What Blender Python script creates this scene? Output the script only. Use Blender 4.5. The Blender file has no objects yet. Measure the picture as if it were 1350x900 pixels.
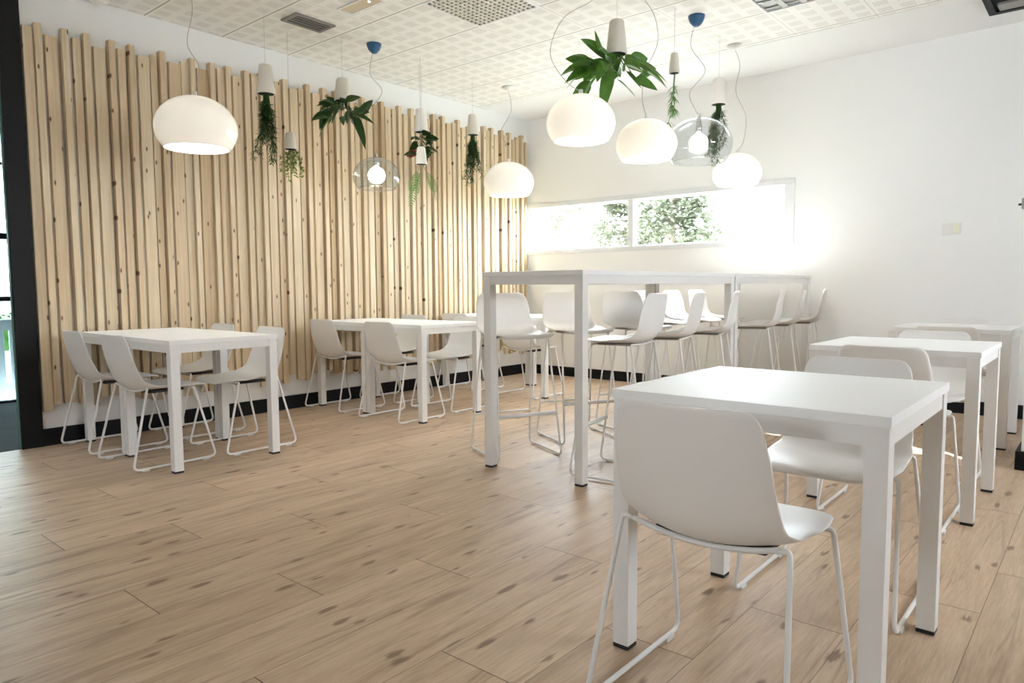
import bpy, bmesh, math, random
from mathutils import Vector, Matrix, noise
PI = math.pi
random.seed(11)
S = bpy.context.scene
COL = S.collection

# ------------------------------------------------------------------ camera
cam_d = bpy.data.cameras.new('camera')
cam = bpy.data.objects.new('camera', cam_d)
COL.objects.link(cam)
cam_d.sensor_width = 36.0
cam_d.lens = 931.47 / 1350 * 36.0
cam_d.clip_start = 0.05
cam_d.clip_end = 200
_r = Vector((0.7622, 0.6473, -0.0061)); _f = Vector((-0.6457, 0.7597, -0.0774)).normalized()
_r = (_r - _f * _r.dot(_f)).normalized(); _u = _r.cross(_f)
cam.matrix_world = Matrix(((_r.x, _u.x, -_f.x, 5.303), (_r.y, _u.y, -_f.y, -6.531), (_r.z, _u.z, -_f.z, 1.023), (0, 0, 0, 1)))
S.camera = cam

# ------------------------------------------------------------------ world, sun, daylight, exposure
W = bpy.data.worlds.new('sky'); S.world = W; W.use_nodes = True
bg = W.node_tree.nodes['Background']
bg.inputs['Color'].default_value = (0.84, 0.92, 1.0, 1)
bg.inputs['Strength'].default_value = 7.5
sun_d = bpy.data.lights.new('sun', 'SUN'); sun_d.energy = 8; sun_d.angle = math.radians(0.6); sun_d.color = (1, .98, .95)
sun = bpy.data.objects.new('sun', sun_d); COL.objects.link(sun)
sun.rotation_euler = Vector((1.6, -1.60, -1.68)).to_track_quat('-Z', 'Y').to_euler()
def portal(name, loc, direction, sx, sy):
    d = bpy.data.lights.new(name, 'AREA'); d.shape = 'RECTANGLE'; d.size = sx; d.size_y = sy
    d.cycles.is_portal = True
    o = bpy.data.objects.new(name, d); COL.objects.link(o); o.location = loc
    o.rotation_euler = Vector(direction).to_track_quat('-Z', 'Y').to_euler()
    return o
# sampling portals in the window openings: they add no light, they only steer sky samples through the glass
portal('sky_portal_strip_window', (1.52, .12, 1.683), (0, -1, 0), 2.96, .48)
portal('sky_portal_side_fill', (7.62, -2.95, 1.625), (-1, 0, 0), .55, 1.5)  # serves the added opening in the right-hand wall
portal('sky_portal_rear_fill', (3.8, -9.62, 1.65), (0, 1, 0), 1.0, .5)  # serves the added opening behind the camera
portal('sky_portal_corridor', (-2.47, -4.65, 1.45), (1, 0, 0), 2.8, 1.0)
S.view_settings.view_transform = 'Standard'
S.view_settings.look = 'None'
S.view_settings.exposure = 2.42
S.view_settings.gamma = 1.0
S.view_settings.use_curve_mapping = False
S.cycles.use_denoising = True
S.cycles.max_bounces = 10
S.cycles.diffuse_bounces = 6
S.cycles.transparent_max_bounces = 16
S.cycles.sample_clamp_indirect = 8
S.cycles.caustics_reflective = False
S.cycles.caustics_refractive = False

# ------------------------------------------------------------------ material helpers
class NT:
    """short wrapper to chain nodes"""
    def __init__(s, name):
        s.m = bpy.data.materials.new(name); s.m.use_nodes = True
        s.t = s.m.node_tree; s.b = s.t.nodes['Principled BSDF']; s.out = s.t.nodes['Material Output']
    def n(s, typ, **kw):
        nd = s.t.nodes.new(typ)
        for k, v in kw.items(): setattr(nd, k, v)
        return nd
    def set(s, sock, v):
        if hasattr(v, 'is_output') or isinstance(v, bpy.types.NodeSocket): s.t.links.new(v, sock)
        elif isinstance(v, (tuple, list)) and len(v) == 3 and sock.type == 'RGBA': sock.default_value = (*v, 1)
        else: sock.default_value = v
    def math(s, op, a, b=0.0, c=0.0):
        nd = s.n('ShaderNodeMath', operation=op)
        s.set(nd.inputs[0], a); s.set(nd.inputs[1], b)
        if len(nd.inputs) > 2: s.set(nd.inputs[2], c)
        return nd.outputs[0]
    def comb(s, x, y, z):
        nd = s.n('ShaderNodeCombineXYZ')
        for i, v in enumerate((x, y, z)): s.set(nd.inputs[i], v)
        return nd.outputs[0]
    def sep(s, v):
        nd = s.n('ShaderNodeSeparateXYZ'); s.set(nd.inputs[0], v); return nd.outputs
    def coord(s, k='Object'):
        return s.n('ShaderNodeTexCoord').outputs[k]
    def noise(s, vec, scale, detail=3, rough=.5, dist=0):
        nd = s.n('ShaderNodeTexNoise'); s.set(nd.inputs['Vector'], vec)
        nd.inputs['Scale'].default_value = scale; nd.inputs['Detail'].default_value = detail
        nd.inputs['Roughness'].default_value = rough; nd.inputs['Distortion'].default_value = dist
        return nd.outputs['Fac']
    def ramp(s, f, stops):
        nd = s.n('ShaderNodeValToRGB'); s.set(nd.inputs[0], f)
        e = nd.color_ramp.elements
        while len(e) < len(stops): e.new(.5)
        for el, (p, c) in zip(e, stops):
            el.position = p; el.color = (*c, 1) if len(c) == 3 else c
        return nd.outputs['Color']
    def mix(s, f, a, b, mode='MIX'):
        nd = s.n('ShaderNodeMix', data_type='RGBA', blend_type=mode)
        s.set(nd.inputs[0], f); s.set(nd.inputs[6], a); s.set(nd.inputs[7], b)
        return nd.outputs[2]
    def bump(s, h, strength=.1, dist=.01):
        nd = s.n('ShaderNodeBump'); nd.inputs['Strength'].default_value = strength; nd.inputs['Distance'].default_value = dist
        s.set(nd.inputs['Height'], h); s.set(s.b.inputs['Normal'], nd.outputs[0])
    def pr(s, **kw):
        for k, v in kw.items(): s.set(s.b.inputs[k.replace('_', ' ')], v)
        return s.m

def plain(name, col, rough=.5, metal=0.0, spec=.5, var=.03, scale=14):
    w = NT(name)
    n = w.noise(w.coord(), scale, 3)
    a = tuple(max(0, c * (1 - var)) for c in col); b = tuple(min(1, c * (1 + var)) for c in col)
    w.pr(Base_Color=w.mix(n, a, b), Roughness=rough, Metallic=metal)
    w.b.inputs['Specular IOR Level'].default_value = spec
    return w.m

M = {}
M['white_plastic'] = plain('white_plastic', (.80, .785, .765), .38, var=.015)
M['white_metal'] = plain('white_powder_coat', (.79, .78, .765), .4, var=.02, scale=40)
M['white_laminate'] = plain('white_laminate', (.86, .86, .855), .5, var=.01, scale=30)
M['black_rubber'] = plain('black_rubber', (.012, .012, .013), .6)
M['black_plastic'] = plain('black_plastic', (.014, .013, .013), .45)
M['glide'] = plain('pale_nylon', (.72, .70, .68), .5)
M['black_paint'] = plain('black_paint', (.006, .006, .006), .55, spec=.25, var=.2)
M['grey_metal'] = plain('grey_metal', (.30, .29, .27), .45, .4)
M['dark_recess'] = plain('dark_recess', (.02, .02, .018), .8)
M['chrome'] = plain('chrome', (.75, .75, .75), .15, 1.0)
M['blue_plastic'] = plain('blue_plastic', (.02, .10, .22), .3)
M['cord'] = plain('clear_cord', (.42, .40, .38), .5)
M['wire'] = plain('steel_wire', (.50, .49, .47), .4, .3)
M['pot'] = plain('cream_pot', (.68, .64, .56), .55, var=.03)
M['pot_white'] = plain('white_pot', (.80, .78, .73), .5, var=.03)
M['soil'] = plain('soil', (.012, .010, .008), .9, var=.4)
M['frame_white'] = plain('white_window_frame', (.74, .75, .76), .35)
M['bark'] = plain('bark', (.16, .13, .10), .9, var=.3)
M['fence_white'] = plain('white_fence_paint', (.62, .68, .70), .5)
M['hedge'] = plain('hedge_green', (.05, .16, .018), .8, var=.5, scale=6)
M['red_leaf'] = plain('red_bract', (.35, .03, .05), .5, var=.2)

def plaster(name, col):
    w = NT(name); c = w.coord()
    n = w.noise(c, 60, 4); n2 = w.noise(c, 1.2, 2)
    w.pr(Base_Color=w.mix(n2, tuple(x * .98 for x in col), col), Roughness=.85)
    w.bump(n, .12, .004)
    return w.m
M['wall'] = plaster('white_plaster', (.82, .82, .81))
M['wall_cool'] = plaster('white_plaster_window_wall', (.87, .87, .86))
M['plaster_ceiling'] = plaster('plaster_ceiling', (.80, .795, .78))

def wood_slat():
    w = NT('pine_batten'); c = w.coord()
    rnd = w.n('ShaderNodeObjectInfo').outputs['Random']
    x, y, z = w.sep(c)
    off = w.math('MULTIPLY', rnd, 57.0)
    yo = w.math('ADD', y, off)
    grain = w.noise(w.comb(w.math('MULTIPLY', x, 60), w.math('MULTIPLY', yo, 60), w.math('MULTIPLY', z, 1.6)), 1.0, 4, .6, .4)
    blot = w.noise(w.comb(x, yo, w.math('MULTIPLY', z, .5)), 3.0, 2)
    base = w.ramp(grain, [(.30, (.54, .42, .27)), (.55, (.67, .55, .39)), (.8, (.73, .63, .47))])
    base = w.mix(w.math('MULTIPLY', blot, .35), base, (.78, .66, .47))
    tint = w.ramp(rnd, [(0, (.78, .70, .58)), (.3, (1, .97, .93)), (.7, (1.0, 1.0, .98)), (1, (.93, .88, .82))])
    base = w.mix(1.0, base, tint, 'MULTIPLY')
    v = w.n('ShaderNodeTexVoronoi', voronoi_dimensions='2D'); v.inputs['Scale'].default_value = 1.0
    w.set(v.inputs['Vector'], w.comb(w.math('MULTIPLY', yo, 17), w.math('MULTIPLY', z, 6.0), 0))
    cs = w.sep(v.outputs['Color'])[0]
    k = w.math('SUBTRACT', 1.0, w.math('MINIMUM', 1.0, w.math('DIVIDE', w.math('ADD', v.outputs['Distance'], w.math('MULTIPLY', w.math('LESS_THAN', cs, .72), 2.0)), .12)))
    base = w.mix(w.math('MINIMUM', 1.0, w.math('MAXIMUM', 0.0, w.math('MULTIPLY', k, 2.2))), base, (.13, .06, .025))
    w.pr(Base_Color=base, Roughness=.6)
    w.bump(grain, .15, .002)
    return w.m
M['pine'] = wood_slat()

def wood_floor():
    w = NT('oak_laminate_floor'); x, y, z = w.sep(w.coord())
    PW, PL = .2825, 1.23
    row = w.math('FLOOR', w.math('DIVIDE', w.math('SUBTRACT', x, 1.926), PW))
    fx = w.math('FRACT', w.math('DIVIDE', w.math('SUBTRACT', x, 1.926), PW))
    ys = w.math('DIVIDE', w.math('ADD', w.math('SUBTRACT', y, w.math('MULTIPLY', row, .41)), 5.61), PL)
    col = w.math('FLOOR', ys); fy = w.math('FRACT', ys)
    idv = w.comb(row, col, 0)
    wn = w.n('ShaderNodeTexWhiteNoise', noise_dimensions='3D'); w.set(wn.inputs['Vector'], idv)
    rnd = wn.outputs['Value']
    wn2 = w.n('ShaderNodeTexWhiteNoise', noise_dimensions='3D'); w.set(wn2.inputs['Vector'], w.comb(col, row, 7.0))
    r2 = wn2.outputs['Value']
    ox = w.math('ADD', x, w.math('MULTIPLY', rnd, 31)); oy = w.math('ADD', y, w.math('MULTIPLY', r2, 17))
    # broad cathedral figure
    fig = w.noise(w.comb(w.math('MULTIPLY', ox, 9), w.math('MULTIPLY', oy, 1.1), 0), 1.0, 4, .55, 1.3)
    fine = w.noise(w.comb(w.math('MULTIPLY', ox, 130), w.math('MULTIPLY', oy, 9), 0), 1.0, 5, .65, .3)
    med = w.noise(w.comb(w.math('MULTIPLY', ox, 24), w.math('MULTIPLY', oy, 2.4), 3), 1.0, 4, .6, .8)
    base = w.ramp(fig, [(.27, (.20, .125, .078)), (.42, (.45, .315, .21)), (.55, (.59, .44, .31)), (.75, (.67, .52, .38))])
    base = w.mix(.45, base, w.ramp(med, [(.28, (.28, .185, .118)), (.5, (.55, .40, .275)), (.7, (.72, .57, .43))]))
    base = w.mix(.34, base, w.ramp(fine, [(.30, (.36, .26, .175)), (.5, (.55, .41, .285)), (.70, (.74, .59, .44))]))
    tint = w.ramp(rnd, [(0, (.88, .86, .84)), (.5, (.96, .95, .94)), (1, (1.04, 1.03, 1.02))])
    base = w.mix(1.0, base, tint, 'MULTIPLY')
    # elongated dark knots
    v = w.n('ShaderNodeTexVoronoi', voronoi_dimensions='2D'); v.inputs['Scale'].default_value = 1.0
    w.set(v.inputs['Vector'], w.comb(w.math('MULTIPLY', ox, 6.5), w.math('MULTIPLY', oy, 2.6), 0))
    kd = w.math('ADD', v.outputs['Distance'], w.math('MULTIPLY', w.math('SUBTRACT', med, .5), .5))
    kn = w.math('MULTIPLY', w.math('MAXIMUM', 0.0, w.math('SUBTRACT', 1.0, w.math('DIVIDE', kd, .085))), 1.2)
    base = w.mix(w.math('MINIMUM', kn, .75), base, (.17, .10, .062))
    # streaks
    st = w.noise(w.comb(w.math('MULTIPLY', ox, 16), w.math('MULTIPLY', oy, .9), 9), 1.0, 3, .6, 1.8)
    base = w.mix(w.math('MULTIPLY', w.math('MAXIMUM', 0.0, w.math('SUBTRACT', st, .575)), 4.5), base, (.24, .155, .10))
    # joints
    ex = w.math('MULTIPLY', w.math('MINIMUM', fx, w.math('SUBTRACT', 1.0, fx)), PW)
    ey = w.math('MULTIPLY', w.math('MINIMUM', fy, w.math('SUBTRACT', 1.0, fy)), PL)
    jx = w.math('LESS_THAN', ex, .0013); jy = w.math('LESS_THAN', ey, .0017)
    j = w.math('MAXIMUM', w.math('MULTIPLY', jx, .7), jy)
    base = w.mix(w.math('MULTIPLY', j, .85), base, (.07, .045, .03))
    w.pr(Base_Color=base, Roughness=w.math('ADD', .36, w.math('MULTIPLY', fine, .16)))
    w.b.inputs['Specular IOR Level'].default_value = .24
    w.bump(w.math('SUBTRACT', w.math('MULTIPLY', fine, .3), j), .25, .002)
    return w.m
M['floor'] = wood_floor()

def tile_ceiling():
    w = NT('perforated_ceiling_tiles'); x, y, z = w.sep(w.coord())
    P = .571
    u = w.math('DIVIDE', w.math('SUBTRACT', x, -.074), P); v = w.math('DIVIDE', w.math('ADD', y, 4.28), P)
    fu = w.math('FRACT', w.math('ADD', u, 20)); fv = w.math('FRACT', w.math('ADD', v, 20))
    def patch(f):
        g = w.math('FRACT', w.math('MULTIPLY', f, 4.0))
        return w.math('LESS_THAN', w.math('ABSOLUTE', w.math('SUBTRACT', g, .5)), .335)
    pm = w.math('MULTIPLY', patch(fu), patch(fv))
    def dot(f): return w.math('SUBTRACT', w.math('FRACT', w.math('MULTIPLY', f, 44.0)), .5)
    d = w.math('SQRT', w.math('ADD', w.math('POWER', dot(fu), 2.0), w.math('POWER', dot(fv), 2.0)))
    hole = w.math('MULTIPLY', w.math('LESS_THAN', d, .25), pm)
    base = w.mix(hole, (.84, .825, .79), (.36, .345, .315))
    eu = w.math('MINIMUM', fu, w.math('SUBTRACT', 1.0, fu)); ev = w.math('MINIMUM', fv, w.math('SUBTRACT', 1.0, fv))
    joint = w.math('MAXIMUM', w.math('MULTIPLY', w.math('LESS_THAN', eu, .005), .35), w.math('MULTIPLY', w.math('LESS_THAN', ev, .008), .8))
    base = w.mix(joint, base, (.20, .18, .155))
    w.pr(Base_Color=base, Roughness=.8)
    w.bump(w.math('SUBTRACT', 0.0, w.math('MAXIMUM', hole, joint)), .3, .004)
    return w.m
M['ceiling'] = tile_ceiling()

def carpet():
    w = NT('grey_carpet'); c = w.coord()
    n = w.noise(c, 260, 3); n2 = w.noise(c, 5, 3)
    w.pr(Base_Color=w.mix(w.math('MULTIPLY', w.math('ADD', n, n2), .5), (.018, .024, .027), (.055, .066, .070)), Roughness=.95)
    w.bump(n, .5, .004); return w.m
M['carpet'] = carpet()

def clear(name, tint=(1, 1, 1), gloss=.09, edge=.5):
    w = NT(name); t = w.t
    tr = w.n('ShaderNodeBsdfTransparent'); tr.inputs[0].default_value = (*tint, 1)
    gl = w.n('ShaderNodeBsdfGlossy'); gl.inputs['Roughness'].default_value = .02
    lw = w.n('ShaderNodeLayerWeight'); lw.inputs[0].default_value = edge
    f = w.math('ADD', gloss, w.math('MULTIPLY', w.math('POWER', lw.outputs['Facing'], 2.5), .6))
    mx = w.n('ShaderNodeMixShader'); w.set(mx.inputs[0], f)
    t.links.new(tr.outputs[0], mx.inputs[1]); t.links.new(gl.outputs[0], mx.inputs[2])
    t.links.new(mx.outputs[0], w.out.inputs[0]); return w.m
M['window_glass'] = clear('window_glass', (.97, .985, .98), .05, .3)
M['tinted_glass'] = clear('tinted_glass', (.50, .56, .56), .05, .3)
M['acrylic'] = clear('clear_acrylic', (.86, .89, .905), .07, .5)
M['green_glass'] = plain('green_glass_edge', (.12, .24, .21), .2)

def emis(name, col, s):
    w = NT(name)
    w.pr(Base_Color=col, Roughness=.5, Emission_Color=col, Emission_Strength=s); return w.m
M['bulb'] = emis('lit_globe_bulb', (1, .95, .87), 9)
M['lens_lit'] = emis('lit_diffuser', (1, .93, .8), .25)

def shade_white():
    w = NT('opal_shade'); t = w.t
    tl = w.n('ShaderNodeBsdfTranslucent'); tl.inputs[0].default_value = (.93, .91, .87, 1)
    mx = w.n('ShaderNodeMixShader'); mx.inputs[0].default_value = .165
    w.pr(Base_Color=(.86, .85, .83), Roughness=.18)
    t.links.new(w.b.outputs[0], mx.inputs[1]); t.links.new(tl.outputs[0], mx.inputs[2])
    t.links.new(mx.outputs[0], w.out.inputs[0]); return w.m
M['shade'] = shade_white()

def leaf(name, dark, light, rough=.35):
    w = NT(name); n = w.noise(w.coord(), 22, 2)
    w.pr(Base_Color=w.mix(n, dark, light), Roughness=rough)
    tl = w.n('ShaderNodeBsdfTranslucent'); w.set(tl.inputs[0], w.mix(n, tuple(c * 1.6 for c in dark), tuple(c * 1.6 for c in light)))
    mx = w.n('ShaderNodeMixShader'); mx.inputs[0].default_value = .25
    w.t.links.new(w.b.outputs[0], mx.inputs[1]); w.t.links.new(tl.outputs[0], mx.inputs[2])
    w.t.links.new(mx.outputs[0], w.out.inputs[0]); return w.m
M['leaf_dark'] = leaf('dark_glossy_leaf', (.006, .022, .004), (.03, .085, .012))
M['leaf_mid'] = leaf('broad_green_leaf', (.025, .085, .008), (.10, .25, .03))
M['leaf_lime'] = leaf('lime_leaf', (.10, .17, .02), (.32, .40, .09))
M['leaf_rosemary'] = leaf('needle_leaf', (.014, .05, .010), (.06, .14, .03), .5)
M['leaf_fern'] = leaf('light_sprig_leaf', (.05, .14, .03), (.16, .30, .08), .5)
M['tree_leaf'] = leaf('tree_leaf', (.062, .07, .045), (.14, .155, .105), .7)

# ------------------------------------------------------------------ mesh helpers
class B:
    def __init__(s): s.bm = bmesh.new()
    def box(s, a, b, bev=0.0):
        x0, y0, z0 = a; x1, y1, z1 = b
        r = bmesh.ops.create_cube(s.bm, size=1.0)
        vs = r['verts']
        for v in vs:
            v.co = Vector(((x0 + x1) / 2 + v.co.x * (x1 - x0), (y0 + y1) / 2 + v.co.y * (y1 - y0), (z0 + z1) / 2 + v.co.z * (z1 - z0)))
        if bev > 0:
            es = list({e for v in vs for e in v.link_edges})
            bmesh.ops.bevel(s.bm, geom=es, offset=bev, segments=2, affect='EDGES', profile=.5)
        return s
    def tube(s, pts, r, seg=10, cap=True):
        """tube along a polyline; r a number or one per point"""
        pts = [Vector(p) for p in pts]; n = len(pts)
        rs = r if isinstance(r, (list, tuple)) else [r] * n
        tang = []
        for i in range(n):
            a = pts[max(0, i - 1)]; b = pts[min(n - 1, i + 1)]
            tang.append((b - a).normalized())
        up = Vector((0, 0, 1)) if abs(tang[0].z) < .9 else Vector((1, 0, 0))
        nrm = tang[0].cross(up).normalized()
        rings = []
        for i in range(n):
            nrm = (nrm - tang[i] * nrm.dot(tang[i]))
            nrm = nrm.normalized() if nrm.length > 1e-6 else tang[i].orthogonal().normalized()
            bi = tang[i].cross(nrm)
            rings.append([s.bm.verts.new(pts[i] + (nrm * math.cos(2 * PI * k / seg) + bi * math.sin(2 * PI * k / seg)) * rs[i]) for k in range(seg)])
        for i in range(n - 1):
            for k in range(seg):
                s.bm.faces.new((rings[i][k], rings[i][(k + 1) % seg], rings[i + 1][(k + 1) % seg], rings[i + 1][k]))
        if cap:
            s.bm.faces.new(list(reversed(rings[0]))); s.bm.faces.new(rings[-1])
        return s
    def lathe(s, prof, seg=48, c=(0, 0, 0), close=False):
        rings = []
        for r, z in prof:
            if r < 1e-6: rings.append([s.bm.verts.new((c[0], c[1], c[2] + z))])
            else: rings.append([s.bm.verts.new((c[0] + r * math.cos(2 * PI * k / seg), c[1] + r * math.sin(2 * PI * k / seg), c[2] + z)) for k in range(seg)])
        for i in range(len(rings) - 1):
            a, b = rings[i], rings[i + 1]
            for k in range(seg):
                k2 = (k + 1) % seg
                if len(a) == 1 and len(b) == 1: continue
                if len(a) == 1: s.bm.faces.new((a[0], b[k], b[k2]))
                elif len(b) == 1: s.bm.faces.new((a[k], a[k2], b[0]))
                else: s.bm.faces.new((a[k], a[k2], b[k2], b[k]))
        return s
    def quad(s, a, b, c, d):
        s.bm.faces.new([s.bm.verts.new(p) for p in (a, b, c, d)]); return s
    def leaf(s, base, d, n, L, Wd, droop=.2, fold=.15, seg=5):
        """a pointed leaf blade: base, direction d, side vector from normal n"""
        d = Vector(d).normalized(); n = Vector(n); side = d.cross(n)
        side = side.normalized() if side.length > 1e-4 else d.orthogonal().normalized()
        nn = side.cross(d).normalized(); base = Vector(base)
        prev = None
        for i in range(seg + 1):
            t = i / seg
            w = Wd * .5 * (math.sin(PI * min(1, t ** .75)) ** .8 if 0 < t < 1 else 0)
            p = base + d * (L * t) + Vector((0, 0, -1)) * (droop * L * t * t)
            if w < 1e-5: cur = [s.bm.verts.new(p)]
            else:
                cur = [s.bm.verts.new(p + side * w + nn * (fold * w)), s.bm.verts.new(p), s.bm.verts.new(p - side * w + nn * (fold * w))]
            if prev is not None:
                if len(prev) == 1 and len(cur) == 3:
                    s.bm.faces.new((prev[0], cur[1], cur[0])); s.bm.faces.new((prev[0], cur[2], cur[1]))
                elif len(prev) == 3 and len(cur) == 1:
                    s.bm.faces.new((prev[0], prev[1], cur[0])); s.bm.faces.new((prev[1], prev[2], cur[0]))
                elif len(prev) == 3:
                    s.bm.faces.new((prev[0], prev[1], cur[1], cur[0])); s.bm.faces.new((prev[1], prev[2], cur[2], cur[1]))
            prev = cur
        return s
    def mesh(s, name, mat, smooth=False, normals=True):
        if normals: bmesh.ops.recalc_face_normals(s.bm, faces=s.bm.faces)
        me = bpy.data.meshes.new(name); s.bm.to_mesh(me); s.bm.free()
        me.materials.append(mat)
        if smooth:
            for p in me.polygons: p.use_smooth = True
        return me

def part(name, b, mat, parent=None, smooth=False, loc=None, normals=True, label=None):
    me = b if isinstance(b, bpy.types.Mesh) else b.mesh(name, mat, smooth, normals)
    o = bpy.data.objects.new(name, me); COL.objects.link(o)
    if parent: o.parent = parent
    if loc: o.location = loc
    if label: o['label'] = label
    return o
def struct(name, b, mat, parent=None, smooth=False, loc=None):
    o = part(name, b, mat, parent, smooth, loc)
    if not parent: o['kind'] = 'structure'
    return o
def tag(o, label, cat, group=None, kind=None):
    o['label'] = label; o['category'] = cat
    if group: o['group'] = group
    if kind: o['kind'] = kind
    return o
def thing(name, label, cat, loc=(0, 0, 0), rz=0.0, group=None):
    o = bpy.data.objects.new(name, None); COL.objects.link(o)
    o.empty_display_size = .1
    o.location = loc; o.rotation_euler = (0, 0, rz)
    return tag(o, label, cat, group)
def dup(root, loc, rz, label):
    def cp(o, par):
        c = o.copy(); COL.objects.link(c)
        if par: c.parent = par
        for ch in list(o.children): cp(ch, c)
        return c
    r = cp(root, None); r.location = loc; r.rotation_euler = (0, 0, rz); r['label'] = label
    return r
def rounded(pts, rad, seg=5):
    """polyline with rounded corners"""
    pts = [Vector(p) for p in pts]; out = [pts[0]]
    for i in range(1, len(pts) - 1):
        p = pts[i]; a = (pts[i - 1] - p); b = (pts[i + 1] - p)
        r = rad[i - 1] if isinstance(rad, (list, tuple)) else rad
        k = min(r, a.length * .49, b.length * .49)
        s0 = p + a.normalized() * k; s1 = p + b.normalized() * k
        for j in range(seg + 1):
            t = j / seg
            out.append(s0 * (1 - t) ** 2 + p * (2 * t * (1 - t)) + s1 * t * t)
    out.append(pts[-1]); return out

# ------------------------------------------------------------------ room shell
HC = 2.945
LX, RX, BY, FY = 0.0, 7.5, 0.0, -9.5
JY = -5.165            # left doorway jamb
DY = -6.75             # far side of the doorway
struct('floor', B().box((LX, FY, -.1), (RX, BY, 0)), M['floor'])
struct('ceiling', B().box((LX, FY, HC), (RX, -.80, HC + .1)), M['ceiling'])
struct('ceiling', B().box((LX, -.80, HC - .002), (RX, BY, HC + .1)), M['plaster_ceiling'])
b = B().box((-.15, JY + .06, 0), (0, BY, HC + .1)); b.box((-.15, FY, 0), (0, DY, HC + .1))
struct('wall_left', b, M['wall'])
# window wall with the strip opening
wx0, wx1, wz0, wz1 = .035, 3.0, 1.440, 1.925
b = B()
b.box((-.15, 0, 0), (RX, .10, wz0)); b.box((-.15, 0, wz1), (RX, .10, HC + .1))
b.box((-.15, 0, wz0), (wx0, .10, wz1)); b.box((wx1, 0, wz0), (RX, .10, wz1))
struct('wall_back', b, M['wall_cool'])
# right-hand and rear walls, each with a window opening added for fill light
b = B(); b.box((RX, FY, 0), (RX + .15, -3.7, HC)); b.box((RX, -2.2, 0), (RX + .15, 0, HC))
b.box((RX, -3.7, 0), (RX + .15, -2.2, 1.35)); b.box((RX, -3.7, 1.90), (RX + .15, -2.2, HC))
struct('wall_right', b, M['wall'])
b = B(); b.box((LX, FY - .15, 0), (3.3, FY, HC)); b.box((4.3, FY - .15, 0), (RX, FY, HC))
b.box((3.3, FY - .15, 0), (4.3, FY, 1.4)); b.box((3.3, FY - .15, 1.9), (4.3, FY, HC))
struct('wall_front', b, M['wall'])
def hollow(x0, y0, z0, x1, y1, z1, w, ax):
    q = B()
    if ax == 'x':
        q.box((x0, y0, z0), (x1, y1, z0 + w)); q.box((x0, y0, z1 - w), (x1, y1, z1)); q.box((x0, y0, z0 + w), (x0 + w, y1, z1 - w)); q.box((x1 - w, y0, z0 + w), (x1, y1, z1 - w))
    else:
        q.box((x0, y0, z0), (x1, y1, z0 + w)); q.box((x0, y0, z1 - w), (x1, y1, z1)); q.box((x0, y0, z0 + w), (x1, y0 + w, z1 - w)); q.box((x0, y1 - w, z0 + w), (x1, y1, z1 - w))
    return q
struct('fill_window_right', hollow(RX + .05, -3.7, 1.35, RX + .09, -2.2, 1.90, .03, 'y'), M['frame_white'])  # frame of the unseen window added to light the right side
struct('fill_window_rear', hollow(3.3, FY - .09, 1.4, 4.3, FY - .05, 1.9, .03, 'x'), M['frame_white'])  # frame of the unseen window added behind the camera as fill
# pillar stub at the right with its baseboard
struct('wall_pillar', B().box((4.955, -1.80, 0), (5.35, -1.40, HC)), M['wall'])
b = B().box((4.93, -1.825, 0), (5.375, -1.80, .105), .003); b.box((4.93, -1.8, 0), (4.955, -1.40, .105), .003)
b.box((5.35, -1.8, 0), (5.375, -1.40, .105), .003); b.box((4.93, -1.40, 0), (5.375, -1.375, .105), .003)
struct('baseboard_right', b, M['black_paint'])
struct('baseboard_left', B().box((0, JY + .118, 0), (.018, 0, .112), .003), M['black_paint'])
struct('baseboard_back', B().box((.018, -.018, 0), (RX, 0, .105), .003), M['black_paint'])
# black doorway frame on the left
b = B().box((-.02, JY, 0), (.024, JY + .12, HC)); b.box((-.02, DY - .1, 0), (.024, DY, HC)); b.box((-.02, DY, 2.86), (.024, JY, HC))
d = struct('door_1', b, M['black_paint'])
part('glass_edge', B().box((-.012, JY - .010, 0), (.004, JY, 2.86)), M['green_glass'], d)

# strip window: frame, mullion, panes
b = B()
b.box((wx0 - .033, -.012, wz1), (wx1 + .09, .0, wz1 + .055), .002)
b.box((wx0 - .033, -.012, wz0 - .05), (wx1 + .09, .0, wz0), .002)
b.box((wx1, -.012, wz0 + .0005), (wx1 + .09, .0, wz1 - .0005), .002)
wo = struct('window_1', b, M['frame_white'])
part('casing', hollow(wx0, .02, wz0, wx1, .09, wz1, .012, 'x'), M['frame_white'], wo)
part('mullion', B().box((1.362, .0, wz0), (1.43, .07, wz1), .003), M['frame_white'], wo)
part('glass', B().box((wx0 + .012, .055, wz0 + .012), (1.362, .061, wz1 - .012)), M['window_glass'], wo)
part('glass', B().box((1.43, .055, wz0 + .012), (wx1 - .012, .061, wz1 - .012)), M['window_glass'], wo)

# room seen through the doorway
struct('floor', B().box((-2.32, -8.2, -.1), (0, -2.6, 0)), M['carpet'])
struct('ceiling', B().box((-2.45, -8.2, 2.9), (-.15, -2.6, 3.0)), M['plaster_ceiling'])
b = B(); b.box((-2.45, -2.7, 0), (-.15, -2.6, 2.9)); b.box((-2.45, -8.3, 0), (-.15, -8.2, 2.9))
b.box((-2.45, -8.2, 0), (-2.35, -5.15, 2.9)); b.box((-2.45, -4.15, 0), (-2.35, -2.7, 2.9))  # solid stretches added out of view to cut glare from the corridor glazing
struct('wall_corridor', b, M['wall'])
b = B()
for zz, h in ((0, .02), (.918, .045), (1.475, .055), (2.135, .02), (2.84, .06)):
    b.box((-2.34, -5.15, zz), (-2.29, -4.15, zz + h))
for yy in (-4.18, -5.12): b.box((-2.34, yy - .03, 0), (-2.29, yy + .03, 2.9))
w2 = struct('window_2', b, M['black_paint'])
part('glass', B().box((-2.318, -5.15, .02), (-2.312, -4.15, 2.84)), M['tinted_glass'], w2)

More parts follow.
